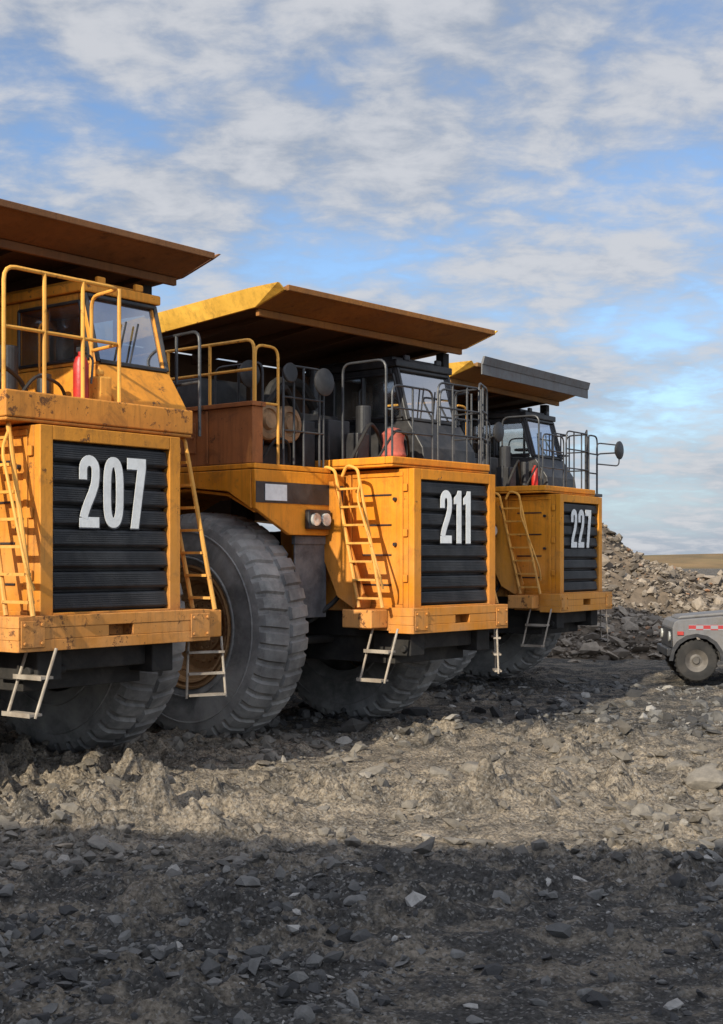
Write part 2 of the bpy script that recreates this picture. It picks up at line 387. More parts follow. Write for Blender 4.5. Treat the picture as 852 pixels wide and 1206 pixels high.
def ribbon(pts,w):
    pts=[Vector((p[0],p[1])) for p in pts]; L=[];Rr=[]
    for i,p in enumerate(pts):
        if i==0: t=(pts[1]-p).normalized(); n=Vector((-t.y,t.x)); k=1
        elif i==len(pts)-1: t=(p-pts[i-1]).normalized(); n=Vector((-t.y,t.x)); k=1
        else:
            t1=(p-pts[i-1]).normalized(); t2=(pts[i+1]-p).normalized(); n1=Vector((-t1.y,t1.x)); n2=Vector((-t2.y,t2.x)); n=(n1+n2).normalized(); k=1/max(.4,n.dot(n1))
        L.append(p+n*w/2*k); Rr.append(p-n*w/2*k)
    return L,Rr
def digit(mb,ch,cy,z0,H,x,th,grow=0):
    S=H
    def P(p): return (cy+p[0]*S*.93,z0+p[1]*S)
    w=.145+grow*2; g_=grow
    if ch=='1':
        poly=[(-.04-g_,-g_),(.12+g_,-g_),(.12+g_,1+g_),(0-g_,1+g_),(-.03-g_,.93+g_),(-.13-g_,.86+g_),(-.13-g_,.74-g_),(-.04-g_,.75-g_)]
        mb.prism([P(p) for p in poly],'x',x,x+th); return
    if ch=='7':
        poly=[(-.19-g_,1+g_),(.19+g_,1+g_),(.19+g_,.86),(.04+g_,-g_),(-.12-g_,-g_),(.02-g_,.84-g_),(-.19-g_,.84-g_)]
        mb.prism([P(p) for p in poly],'x',x,x+th); return
    pts=[]
    if ch=='0':
        for k in range(40):
            t=2*math.pi*k/40; c_,s_=math.cos(t),math.sin(t)
            pts.append((.125*math.copysign(abs(c_)**.75,c_), .5+.425*math.copysign(abs(s_)**.6,s_)))
        n=len(pts); vo=[];vi=[]
        for i in range(n):
            a=Vector(pts[i-1]);b=Vector(pts[(i+1)%n]); t=(b-a).normalized(); nn=Vector((t.y,-t.x)); p=Vector(pts[i]); vo.append(p+nn*w/2); vi.append(p-nn*w/2)
        for i in range(n):
            j=(i+1)%n; mb.prism([P(vo[i]),P(vo[j]),P(vi[j]),P(vi[i])],'x',x,x+th)
        return
    if ch=='2':
        for k in range(11):
            t=math.pi*(1.0-k/10)+.0; pts.append((.12*math.cos(t),.80+.125*math.sin(t)))
        pts=[(-.12,.66)]+pts+[(.12,.70),(.105,.60),(.05,.47),(-.03,.33),(-.09,.2),(-.11,.13)]
        L,Rr=ribbon(pts,w)
        for i in range(len(pts)-1): mb.prism([P(L[i]),P(L[i+1]),P(Rr[i+1]),P(Rr[i])],'x',x,x+th)
        mb.prism([P((-.19-grow,-grow)),P((.19+grow,-grow)),P((.19+grow,.145+grow)),P((-.03,.145+grow)),P((-.19-grow,.13+grow*.2))],'x',x,x+th-.0015)

def rail(mb,corners,z0,z1,r=.019,step=.6,mid=1):
    cs=[Vector((c[0],c[1],0)) for c in corners]
    top=[(cs[0].x,cs[0].y,z0)]+[(c.x,c.y,z1) for c in cs]+[(cs[-1].x,cs[-1].y,z0)]
    mb.tube(fillet(top,.14),r)
    for q in range(int(mid)):
        zm=z0+(z1-z0)*(q+1)/(int(mid)+1)+.02
        mb.tube(fillet([(c.x,c.y,zm) for c in cs],.08) if len(cs)>2 else [(c.x,c.y,zm) for c in cs],r*.9)
    for i in range(len(cs)-1):
        L=(cs[i+1]-cs[i]).length; k=max(1,int(round(L/step)))
        for j in range(k+1):
            if (i==0 and j==0) or (i==len(cs)-2 and j==k): continue
            if i>0 and j==0: continue
            p=cs[i].lerp(cs[i+1],j/k); mb.cyl((p.x,p.y,z0),(p.x,p.y,z1-.005),r,8)

def ladder(mb,tops,bots,w,n,r=.022):
    a=Vector(bots); b=Vector(tops); o=Vector((w/2,0,0))
    for k in range(n):
        t=(k+.5)/n; p=a.lerp(b,t); q0=p-o; q1=p+o
        mb.box(q0.x,q1.x,q0.y-.04 ,q0.y+.04,q0.z-.014,q0.z+.014)
    for s in(-1,1):
        mb.tube([a+o*s,b+o*s],r*1.15,8)

def truck(num,ox,oy,oz,yaw,pm,cm,label,cab_dx=0,lip=None,lad=0,can_dx=0,far_y=1.62,B=1.27):
    T=bpy.data.objects.new('haul_truck',None); COL.objects.link(T); T.empty_display_size=1
    T.location=(ox,oy,oz); T.rotation_euler=(0,0,-R(yaw)); T['label']=label; T['category']='dump truck'; T['group']='haul trucks parked side by side'
    WX=-.45; old=(num=='207')
    # ---- chassis
    mb=MB()
    for y in(-.85,.30): mb.box(-7.2,1.7,y,y+.3,1.35,1.85)
    mb.box(WX-.35,WX+.35,-1.9,far_y-.42,1.15,1.6); mb.box(-.2,1.6,-.8,.75,1.0,1.7)
    mb.box(-6.0,-4.6,-1.0,.6,.95,2.0); mb.box(-2.9,-2.2,-2.2,-1.2,1.2,2.4); mb.box(-3,-.6,-.9,.3,1.2,2.8)
    mb.cyl((WX,-1.72,1.2),(WX+.1,-1.72,3.3),.17,16); mb.cyl((WX,-1.72,1.0),(WX+0.02,-1.72,1.9),.23,16)
    if old: mb.cyl((WX,1.05,1.2),(WX+.1,1.05,3.3),.17,16)
    mb.tube([(0.45,-1.9,1.3),(0.45,far_y-.5,1.3)],.06); mb.tube(fillet([(.5,-.6,2.2),(.9,-1.1,1.9),(.6,-1.5,1.5),(.1,-1.8,1.6)],.2),.035)
    mb.tube(fillet([(1.5,-.5,1.5),(1.4,-.2,1.1),(.9,.3,1.05),(.5,.2,1.4)],.2),.025)
    mb.obj('chassis',M['under'],T,bevel=.02)
    # ---- wheels
    wheel(-2.27,WX,-1,T); wheel(far_y,WX,1,T)
    for y,s in((-2.27,-1),(-1.3,-1),(1.62,1),(.75,1)): wheel(y,-5.5,s,T)
    # ---- hood
    mb=MB(); hw=.93; zb,zt=1.70,3.60
    mb.box(-.4,1.93,-hw,-hw+.06,zb,zt); mb.box(-.4,1.93,hw-.06,hw,zb,zt)
    mb.box(-.4,1.93,-hw+.06,hw-.06,zt-.06,zt); mb.box(-.4,1.90,-hw+.06,hw-.06,zb,zb+.06)
    mb.box(1.932,2.03,-hw,-.775,zb-.0,zt); mb.box(1.932,2.03,.775,hw,zb,zt); mb.box(1.932,2.03,-.774,.774,3.46,zt); mb.box(1.932,2.03,-.774,.774,zb,1.785)
    mb.box(.9,.96,-hw-.03,-hw-.001,zb,zt-.05); mb.box(.9,.96,hw+.001,hw+.03,zb,zt-.05)
    for z in(2.1,2.7,3.3):
        for s in(-1,1): a,b_=sorted((s*(hw+.001),s*(hw+.03))); mb.box(1.86,1.93,a,b_,z,z+.10)
    # stiffening frame around the side panel
    for s in(-1,1):
        a,b_=sorted((s*(hw+.001),s*(hw+.018)))
        mb.box(.97,1.85,a,b_,3.50,3.56); mb.box(.97,1.85,a,b_,1.74,1.80); mb.box(1.79,1.85,a,b_,1.801,3.499)
    for s in(-1,1):
        y0,y1=sorted((s*(hw+.02),s*(hw+.36)))
        # open stepped ladder bracket: strap plates instead of a solid web
        q=0 if s<0 else -.1
        if s<0:
            mb.prism([(.62,3.45),(.92,3.45),(1.46,1.95),(1.30,1.74),(1.0,1.9),(.75,2.4)],'y',-hw-.36,-hw-.32)
            mb.prism([(.62,3.45),(.80,3.45),(.88,2.5),(1.05,2.02),(1.32,1.86),(1.30,1.74),(1.0,1.9),(.75,2.4)],'y',-hw-.319,-hw-.02)
        else: mb.prism([(.62,3.45),(.9,3.45),(1.35,1.80),(1.2,1.72),(.9,1.9),(.75,2.4)],'y',y0,y1-.1)
    mb.obj('hood',pm,T,bevel=.018)
    mb=MB()
    for z in(2.05,2.45,2.85,3.25): mb.box(1.15,1.65,-hw-.012,-hw-.001,z,z+.02)
    mb.cyl((1.72,-hw-.001,2.6),(1.72,-hw-.04,2.6),.025,10); mb.cyl((1.72,-hw-.001,3.2),(1.72,-hw-.04,3.2),.025,10); mb.obj('side_vent',M['black'],T)
    # ---- grille
    mb=MB(); mb.box(1.86,1.90,-.774,.774,1.786,3.459)
    nb=8; bh=1.673/nb
    for k in range(nb):
        z=1.786+k*bh
        mb.prism([(1.90,z+.012),(1.965,z+.012),(2.0,z+.04),(1.975,z+bh-.028),(1.90,z+bh-.012)],'y',-.772,.772)
        for j in range(6):
            zz=z+.050+j*(bh-.080)/6; xx=2.0-(zz-z-.04)/(bh-.068)*.025
            mb.box(xx-.006,xx+.010,-.74,.74,zz,zz+.012)
    mb.obj('grille',M['grille'],T)
    H=.72; z0=2.62
    wd={'1':.215,'2':.315,'0':.315,'7':.31}; tot=sum(wd[c] for c in num); y=-tot/2
    for c in num:
        yc=y+wd[c]/2
        mb=MB(); digit(mb,c,yc+.010,z0-.008,H,2.011,.003,.008); ob=mb.obj('number_backing',M['outline'],T)
        mb=MB(); digit(mb,c,yc,z0,H,2.016,.004); ob=mb.obj('fleet_number',M['white'],T); ob['label']='white painted numeral '+c
        y+=wd[c]
    # ---- bumper
    mb=MB()
    x0,x1=1.72,2.14; za,zc=1.43,1.765
    mb.box(x0,x1,-B,B,za,za+.11); mb.box(x0,x1,-B,B,zc-.11,zc)
    for a,b_ in((-B,-.16),(.16,B)): mb.box(x0,x1-.004,a,b_,za+.111,zc-.111)
    mb.box(x0,x1-.15,-.159,.159,za+.111,zc-.111)
    mb.box(1.2,x0-.001,-B,-B+.35,za+.03,zc-.02); mb.box(1.2,x0-.001,B-.35,B,za+.03,zc-.02)
    mb.box(x1+.001,x1+.012,-B+.02,-B+.30,za+.04,zc-.04); mb.box(x1+.001,x1+.012,B-.30,B-.02,za+.04,zc-.04)
    for y in(-B+.06,-B+.26,B-.26,B-.06):
        for z in(za+.08,zc-.08): mb.cyl((x1+.01,y,z),(x1+.03,y,z),.018,6)
    mb.obj('bumper',M['worn'] if old else pm,T,bevel=.025)
    mb=MB(); mb.box(1.2,1.71,-1.42,-B-.005,1.50,1.74); mb.obj('ladder_platform',M['worn'],T,bevel=.015)
    if old: mb=MB(); mb.box(1.72,2.12,B+.005,B+.20,1.46,1.755); mb.obj('ladder_platform',M['worn'],T,bevel=.015)
    mb=MB(); mb.box(1.3,1.95,-.9,-.6,1.12,1.42); mb.box(1.3,1.95,.6,.9,1.12,1.42); mb.box(1.2,1.85,-.6,.6,1.2,1.42)
    mb.cyl((1.85,-.95,1.22),(1.85,-.5,1.22),.05); mb.obj('towing_bracket',M['under'],T,bevel=.015)
    # ---- upper beam over hood
    mb=MB()
    if old: bw,bx,bt=1.23,1.90,3.92
    else: bw,bx,bt=1.10,1.80,3.76
    mb.box(-.4,bx,-bw,bw,3.625,3.66); mb.box(bx-.12,bx+.01,-bw-.01,bw+.01,3.661,bt); mb.box(-.4,bx-.121,-bw-.01,-bw+.03,3.661,bt); mb.box(-.4,bx-.121,bw-.03,bw+.01,3.661,bt); mb.box(-.4,bx-.121,-bw+.031,bw-.031,bt-.05,bt-.02)
    mb.obj('walkway',M['worn'] if old else pm,T,bevel=.015)
    # ---- side decks with fenders
    for s,ye in((-1,-2.70),(1,2.10)):
        mb=MB(); ya,yb=sorted((ye,s*1.245))
        mb.box(-2.3,.85,ya,yb,3.56,3.63)
        if s<0: poly=[(ye,3.555),(-.96,3.555),(-.96,2.80),(-1.35,2.72),(-2.05,2.72),(ye+.02,3.05)]
        else: poly=[(ye,3.555),(.96,3.555),(.96,2.80),(1.35,2.72),(1.6,2.72),(ye-.02,3.05)]
        mb.prism(poly,'x',.78,.85)
        sk=[(.779,3.555),(.779,3.05),(.35,3.28),(-.5,3.36),(-1.5,3.30),(-2.3,3.0),(-2.3,3.555)]
        a,b_=sorted((ye,ye-s*.05)); mb.prism(sk,'y',a,b_)
        a,b_=sorted((s*.96,s*1.0)); mb.prism([(.779,3.55),(.779,2.6),(-.4,2.9),(-.4,3.55)],'y',a,b_)
        mb.prism([(.775,3.0),(.30,3.22),(-.5,3.31),(-1.5,3.26),(-2.28,2.96),(-2.28,3.0),(-1.5,3.30),(-.5,3.35),(.32,3.26),(.775,3.05)],'y',*sorted((ye-s*.055,s*1.05)))
        mb.obj('fender',pm,T,bevel=.012)
        if not old:
            mb=MB(); mb.box(.852,.858,*sorted((ye-s*.02,s*1.0)),3.13,3.40); mb.obj('stripe',M['black'],T)
            mb=MB(); yc=ye-s*.38; mb.box(.860,.866,yc-.2,yc+.2,3.16,3.37) ; mb.obj('panel_sign',M['white'],T)
        yc=s*1.55; mb=MB(); mb.box(.852,.93,yc-.22,yc+.22,2.80,3.06); mb.obj('headlight_housing',M['black'],T,bevel=.02)
        for d in(-.1,.1):
            mb=MB(); mb.lathe([(.0,.085),(.03,.085),(.035,.07),(.02,.001)],(.932,yc+d,2.93),'x',20); mb.obj('headlight',M['lamp'],T,smooth=True)
        mb=MB(); mb.box(.74,.77,yc-.32,yc+.30,1.62,2.74); mb.box(.725,.79,yc-.34,yc+.32,2.60,2.715)
        mb.obj('mud_flap',M['flap'],T,bevel=.01)
    # near deck cabinet
    mb=MB(); mb.box(-1.8,.80,-2.69,-2.50,3.635,4.36); mb.box(-1.82,.83,-2.72,-2.47,4.362,4.42)
    for x in(-.9,-.05): mb.box(x,x+.04,-2.71,-2.692,3.66,4.34)
    mb.box(-.7,-.25,-2.705,-2.692,3.8,4.2); mb.cyl((-.3,-2.71,4.0),(-.3,-2.74,4.0),.02,8)
    mb.obj('cabinet',M['rust_shaded'],T,bevel=.012)
    for (y,x) in((-2.15,.55),(-1.65,.45)):
        mb=MB(); mb.lathe([(-.75,.001),(-.75,.22),(-.7,.25),(0,.25),(.02,.23),(.03,.17),(.0,.16),(.0,.12),(.06,.10),(.06,.001)],(x,y,4.22),'x',28); mb.obj('air_cleaner',M['tan'],T,smooth=True)
    mb=MB(); mb.box(-.6,.2,-2.4,-1.1,3.635,3.95); mb.box(-1.8,-.2,-1.15,.1,3.78,4.5); mb.cyl((-.4,-.2,4.5),(-.4,-.2,5.2),.09)
    mb.box(-.1,.5,-.9,-.45,3.76,4.35); mb.box(-1.4,-.7,-2.2,-1.3,3.97,4.9); mb.cyl((.45,-.1,3.75),(.45,-.1,4.6),.11); mb.box(.2,.45,-1.35,-1.12,3.64,4.3)
    mb.box(.6,.9,-.75,-.5,3.75,4.15); mb.cyl((.75,.15,3.75),(.75,.15,4.3),.08); mb.obj('deck_equipment',M['black'],T,bevel=.02)
    mb=MB(); mb.tube(fillet([(.1,-1.1,4.1),(.4,-.7,4.25),(.2,-.2,4.05)],.2),.06); mb.tube(fillet([(-.3,-1.35,4.4),(-.3,-1.2,4.9),(-.3,-.6,4.95),(-.4,-.2,4.6)],.2),.08)
    mb.tube(fillet([(.9,-.9,3.75),(1.0,-.6,4.3),(.8,-.2,4.2),(.7,.1,3.8)],.15),.025)
    mb.tube(fillet([(.3,-2.0,4.4),(.4,-1.7,4.75),(.1,-1.3,4.7),(0,-.9,4.3)],.2),.05); mb.tube(fillet([(1.2,-.7,3.75),(1.3,-.4,4.2),(1.1,.1,4.15),(.9,.4,3.8)],.15),.018)
    mb.tube(fillet([(.6,-2.35,3.65),(.75,-2.2,4.0),(.7,-1.9,3.95),(.6,-1.8,3.7)],.15),.02)
    mb.obj('hose',M['under'],T,smooth=True)
    # ---- cab
    d=cab_dx; yl,yr=.50,(1.58 if old else 1.78); xf=1.07+d; xb=-.75+d; cb0=3.905 if old else 3.75
    cabm=pm if old else M['black']; ws=xb+(.62 if old else .5)
    mb=MB()
    mb.prism([(xb,cb0),(1.50+d,cb0),(1.46+d,4.02),(xf+.12,4.42),(xb,4.42)],'y',yl,yr)
    mb.box(xb,xb+.05,yl+.051,yr-.051,4.421,5.22)
    for y in(yl,yr-.07):
        mb.prism([(xf+.11,4.421),(xf+.03,4.421),(xf-.19,5.22),(xf-.11,5.22)],'y',y,y+.07)
        mb.box(xb,ws,y,y+.05,4.421,5.22); mb.box(.30+d,.35+d,y,y+.05,4.481,5.119)
        mb.box(ws+.001,xf+.0,y+.004,y+.05,4.422,4.48); mb.box(ws+.001,xf-.19,y+.004,y+.05,5.12,5.22)
    mb.box(xb-.06,xf-.06,yl-.04,yr+.04,5.221,5.33); mb.box(xb+.1,xf-.25,yl+.1,yr-.1,5.331,5.40)
    mb.box(xf-.15,xf-.09,yl+.2,yl+.32,5.331,5.42); mb.box(xf-.15,xf-.09,yr-.32,yr-.2,5.331,5.42)
    cab=mb.obj('cab',cabm,T,bevel=.018)
    mb=MB()
    fx=lambda z: xf+.115-(z-4.42)/.8*.22
    for (a0,z0_,a1,z1_) in((yl+.03,4.44,yl+.03,5.2),(yr-.03,4.44,yr-.03,5.2),(yl+.05,4.445,yr-.05,4.445),(yl+.05,5.19,yr-.05,5.19)):
        mb.tube([(fx(z0_),a0,z0_),(fx(z1_),a1,z1_)],.028,6)
    for (p,q) in(((ws,4.48),(ws,5.12)),((.325+d,4.48),(.325+d,5.12)),((ws,4.48),(xf+.0,4.48)),((ws,5.12),(xf-.17,5.12)),((xf+.01,4.48),(xf-.16,5.12))):
        mb.tube([(p[0],yl-.002,p[1]),(q[0],yl-.002,q[1])],.02,6)
    mb.obj('window_seal',M['black'],cab)
    mb=MB(); mb.add([(xf+.08,yl+.07,4.43),(xf+.08,yr-.07,4.43),(xf-.135,yr-.07,5.215),(xf-.135,yl+.07,5.215)],[(0,1,2,3)]); mb.obj('windscreen',M['glass'],cab,recalc=False)
    for y in(yl+.025,yr-.025):
        mb=MB(); mb.add([(ws,y,4.48),(.30+d,y,4.48),(.30+d,y,5.12),(ws,y,5.12)],[(0,1,2,3)]); mb.add([(.35+d,y,4.48),(xf+.02,y,4.48),(xf-.14,y,5.12),(.35+d,y,5.12)],[(0,1,2,3)])
        mb.obj('side_window',M['sideglass'],cab,recalc=False)
    mb=MB(); mb.tube([(xf+.11,yl+.3,4.44),(xf-.02,yl+.55,4.95)],.012); mb.tube([(xf+.11,yr-.6,4.44),(xf-.02,yr-.35,4.95)],.012); mb.obj('wiper',M['black'],cab)
    mb=MB(); mb.box(-.2+d,.25+d,.95,1.35,4.42,4.6); mb.box(-.3+d,-.18+d,.95,1.35,4.5,5.0); mb.lathe([(-.02,.18),(.0,.2),(.02,.18)],(.62+d,1.12,4.62),'z',24); mb.obj('seat',M['seat'],cab,bevel=.03)
    mb=MB()
    mb.box(ws,.28+d,yl-.018,yl-.002,3.97,4.40); mb.tube(fillet([(.33+d,yl-.01,4.0),(.33+d,yl-.08,4.05),(.33+d,yl-.08,4.9),(.33+d,yl-.01,4.95)],.05),.014); mb.obj('cab_door',cabm,cab)
    # ---- canopy
    cx=can_dx
    mb=MB(); cw=2.30; xA,xB,xC=-2.2,.50+cx,1.02+cx
    def cz(x): return 5.50+(x-xA)/(xB-xA)*.20 if x<=xB else 5.70+(x-xB)/(xC-xB)*.16
    prof=[(xA,cz(xA)),(xB,cz(xB)),(xC,cz(xC)),(xC+.015,cz(xC)+.05),(xC-.02,cz(xC)+.055),(xB-.01,cz(xB)+.05),(xA,cz(xA)+.05)]
    mb.prism(prof,'y',-cw,cw)
    mb.box(xC-.0,xC+.05,-cw,cw,cz(xC)-.01,cz(xC)+.065)
    mb.box(xB-.08,xB-.02,-cw+.05,cw-.05,cz(xB)-.10,cz(xB)-.008)
    can=mb.obj('canopy',cm,T,bevel=.008)
    mb=MB(); mb.add([(xA+.02,-cw+.02,cz(xA)-.004),(xB-.085,-cw+.02,cz(xB-.085)-.004),(xB-.085,cw-.02,cz(xB-.085)-.004),(xA+.02,cw-.02,cz(xA)-.004)],[(0,1,2,3)]); mb.obj('canopy_underside_shade',M['underbrown'],can)  # dark sheet just below the plate, underside shade in its colour
    for s in(-1,1):
        mb=MB()
        y0=s*(cw+.002); y1=s*(cw+.12)
        p=[(xA,y0,cz(xA)),(xB,y0,cz(xB)),(xC,y0,cz(xC)),(xC,y1,cz(xC)+.08),(xB,y1,cz(xB)+.23),(xA,y1,cz(xA)+.26)]
        q=[(a,b_+s*.035,c) for a,b_,c in p]
        mb.add(p+q,[(0,1,4,5),(1,2,3,4),(6,11,10,7),(7,10,9,8),(0,6,7,1),(1,7,8,2),(2,8,9,3),(3,9,10,4),(4,10,11,5),(5,11,6,0)])
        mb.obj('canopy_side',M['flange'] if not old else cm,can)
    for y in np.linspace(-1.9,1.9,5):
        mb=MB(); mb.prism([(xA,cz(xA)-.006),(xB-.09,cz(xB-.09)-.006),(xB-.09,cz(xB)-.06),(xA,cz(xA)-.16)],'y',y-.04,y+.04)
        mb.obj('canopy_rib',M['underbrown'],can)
    mb=MB(); mb.box(.15,.30,2.0,2.15,5.30,5.62); mb.cyl((.3,2.08,5.34),(.3,2.08,5.22),.04); mb.obj('canopy_bracket',M['under'],T,bevel=.01)
    if lip:
        mb=MB(); mb.prism([(xC+.062,5.90),(xC+.10,5.90),(xC+.14,6.04),(xC+.10,6.04),(xC+.062,5.93)],'y',-cw+.1,cw); mb.box(xC+.061,xC+.085,-cw+.1,cw,5.72,5.899); mb.obj('canopy_lip',lip,can)
    # ---- dump body
    mb=MB(); fl=[(-2.2,5.49),(-2.3,4.1),(-3.1,3.05),(-8.2,3.6),(-9.2,5.0),(-8.3,5.35)]
    for s in(-1,1):
        a,b_=sorted((s*2.45,s*2.37)); mb.prism(fl,'y',a,b_)
        for x in(-3.2,-4,-5,-6,-7,-8): a,b_=sorted((s*2.451,s*2.55)); mb.box(x-.07,x+.07,a,b_,3.6,5.28)
        a,b_=sorted((s*2.451,s*2.56)); mb.box(-8.2,-2.3,a,b_,5.29,5.42)
    def slab(p,q,t=.06): 
        n=Vector((q[1]-p[1],-(q[0]-p[0]))).normalized()*t
        mb.prism([p,q,(q[0]+n.x,q[1]+n.y),(p[0]+n.x,p[1]+n.y)],'y',-2.36,2.36)
    slab((-2.2,5.48),(-2.3,4.1)); slab((-2.3,4.1),(-3.1,3.05)); slab((-3.1,3.05),(-8.2,3.6)); slab((-8.2,3.6),(-9.2,5.0))
    mb.obj('dump_body',M['underbrown'] if num=='211' else cm,T)
    # ---- ladders
    lt=3.60 if old else 3.46
    for s in(-1,1):
        mb=MB()
        if s<0: bot=Vector((1.62+lad,-1.33+lad*.35,1.77)); top=Vector((1.20+lad*.9,-1.30+lad*.45,lt))
        elif old: bot=Vector((1.93,1.38,1.76)); top=Vector((1.68,1.20,lt-.12))
        else: bot=Vector((1.75,1.08,1.77)); top=Vector((1.25,1.05,lt))
        lw=.34 if (old and s>0) else .40
        ladder(mb,top,bot,lw,7)
        for e in(-1,1):
            t=top+Vector((e*lw/2,0,0)); mb.tube(fillet([t,t+Vector((-.03,-.0*s,.14)),t+Vector((-.22,0,.20)),t+Vector((-.3,0,.05))],.08),.022)
        if s<0: mb.tube(fillet([bot+Vector((.21,0,.25)),bot+Vector((.26,s*.13,.45)),top+Vector((.27,s*.13,-.25)),top+Vector((.21,0,-.05))],.12),.016)
        mb.obj('ladder',M['yrail'],T)
        mb=MB()
        if s<0:
            if old: a=Vector((2.02,-.90,1.46)); b_=Vector((1.93,-1.08,.80))
            else: a=Vector((1.78,-1.22,1.50)); b_=Vector((1.70,-1.40,.80))
            for e in(-.21,.21): mb.tube([a+Vector((e,0,0)),b_+Vector((e,0,0))],.016,8)
            for t in(.42,.95):
                p=a.lerp(b_,t); mb.box(p.x-.21,p.x+.21,p.y-.07,p.y+.07,p.z-.015,p.z+.01); mb.box(p.x-.21,p.x+.21,p.y-.078,p.y-.071,p.z-.025,p.z+.02)
        else:
            q_=.06 if old else -.11
            a=Vector((2.0,B+q_,1.46)); b_=Vector((2.04,B+q_-.02,.80)); o_=Vector((.08,.17,0)) if old else Vector((-.12,.14,0))
            nn=Vector((-o_.y,o_.x,0)).normalized()*.05
            for e in(-1,1): mb.tube([a+o_*e,b_+o_*e*1.2],.014,8)
            for t in(.25,.6,.95):
                p=a.lerp(b_,t); q=[p-o_*1.1,p+o_*1.1]
                mb.prism([((q[0]-nn).x,(q[0]-nn).y),((q[1]-nn).x,(q[1]-nn).y),((q[1]+nn).x,(q[1]+nn).y),((q[0]+nn).x,(q[0]+nn).y)],'z',p.z-.012,p.z+.012)
        mb.obj('step',M['tread'],T)
    # ---- railings
    def rl(cs,z0,z1,m,**k):
        mb=MB(); rail(mb,cs,z0,z1,**k); mb.obj('railing',m,T,smooth=True)
    rl([(-1.7,-2.62),(.76,-2.62)],4.42,5.22,M['yrail'],step=.8,r=.022)
    if old:
        rl([(1.76,-1.15),(1.76,.31),(1.2,.42)],3.92,5.12,M['yrail'],r=.021,step=.5)
        rl([(1.5,1.75),(.6,1.9)],3.7,4.9,M['brail'])
    else:
        rl([(.78,-2.62),(.78,-2.2)],3.63,5.15,M['yrail'],step=.5,r=.019)
        rl([(.78,-2.1),(.78,-1.32)],3.63,4.95,M['brail'],step=.4,r=.016,mid=2)
        rl([(-.4,-2.2),(.5,-2.2)],3.9,5.0,M['brail'],step=.5,r=.016)
        rl([(.9,-1.06),(1.66,-1.06)],3.76,5.05,M['brail'],step=.7,mid=0,r=.018)
        rl([(1.7,-.98),(1.7,-.1)],3.76,4.72,M['brail'],step=.45,r=.015,mid=2)
        rl([(1.7,.02),(1.7,1.04),(1.2,1.06)],3.76,4.85,M['brail'],step=.35,r=.015,mid=2)
        rl([(.8,1.25),(.8,2.05),(-.6,2.05)],3.63,4.95,M['brail'],step=.4,r=.016,mid=2)
        rl([(1.65,1.06),(1.3,1.75)],3.76,4.95,M['brail'],step=.4,r=.016,mid=2)
    def mirror(px_,py_,pz_,base,m=M['brail'],r=.185,dbl=False):
        mb=MB(); mb.tube(fillet([base,(base[0],base[1],pz_-.1),(px_,py_,pz_-.05)],.1),.016)
        if dbl: mb.tube(fillet([(base[0],base[1],pz_-.3),(px_,py_,pz_-.32),(px_,py_,pz_+.1)],.1),.014); mb.tube(fillet([(base[0],base[1],pz_-.1),(base[0],base[1],pz_+.12),(px_,py_,pz_+.1)],.1),.014)
        a=mb.obj('mirror',m,T,smooth=True)
        mb=MB(); mb.lathe([(-.05,.001),(-.05,r*.65),(-.01,r*.97),(.02,r),(.03,r*.92),(.03,.001)],(px_,py_,pz_),'x',24); mb.obj('mirror_glass',M['black'],a,smooth=True)
    if num=='211': mirror(.95,-1.50,4.76,(.78,-1.4,3.65)); mirror(.3,-2.25,4.85,(.3,-2.2,3.9)); mirror(.8,-2.0,4.85,(.78,-1.9,3.65),r=.13)
    if num=='227':
        mirror(1.0,-1.4,4.75,(.78,-1.4,3.65)); mirror(1.9,2.05,4.6,(1.66,1.50,3.7),dbl=True)
        rl([(1.66,1.08),(1.66,1.52)],3.70,4.85,M['brail'],step=.4,r=.017,mid=2)
        mb=MB(); mb.box(1.1,1.75,1.115,1.58,3.64,3.70); mb.obj('walkway',M['black'],T,bevel=.01)
    # ---- extinguisher and deck items
    mb=MB(); z_=3.92 if old else 3.74
    if num!='211':
        ex,ey,q=(1.5,.02,.95) if old else (1.2,-.3,.8)
        mb.lathe([(0,.001),(0,.08*q),(.02,.085*q),(.42*q,.085*q),(.50*q,.06*q),(.52*q,.03),(.56*q,.03),(.56*q,.001)],(ex,ey,z_),'z',20); fe=mb.obj('fire_extinguisher',M['red'],T,smooth=True)
        mb=MB(); mb.box(ex-.05,ex+.07,ey-.02,ey+.02,z_+.56*q,z_+.56*q+.05); mb.tube(fillet([(ex,ey,z_+.57*q),(ex+.1,ey+.08,z_+.5*q),(ex+.1,ey+.05,z_+.2)],.06),.012); mb.obj('nozzle',M['black'],fe)
    if old:
        mb=MB(); mb.box(ex-.08,ex+.1,ey+.16,ey+.34,3.93,4.22); mb.box(ex-.02,ex+.03,ey+.2,ey+.3,4.221,4.3); mb.obj('battery_box',M['yrail'],T,bevel=.03)
    if num=='211':
        mb=MB(); mb.lathe([(0,.001),(.0,.13),(.12,.19),(.30,.15),(.42,.17),(.50,.09),(.52,.001)],(1.0,-.1,3.74),'z',14); mb.obj('red_canister',M['pink'],T,smooth=True)
    return T
truck('207',-4.10,14.98,.10,38,M['paint207'],M['canopy207'],'aged orange haul truck numbered 207 with rusty brown canopy',lad=.42,can_dx=.14)
truck('211',-.25,19.85,0,40.5,M['paint211'],M['canopy211'],'orange haul truck numbered 211 with yellow canopy and dark cab',cab_dx=-.4,far_y=.80,B=1.08)
truck('227',2.48,26.8,0,34,M['paint227'],M['canopy227'],'orange haul truck numbered 227 with grey edged canopy',cab_dx=-.4,lip=M['greylip'],far_y=1.05,B=1.15)

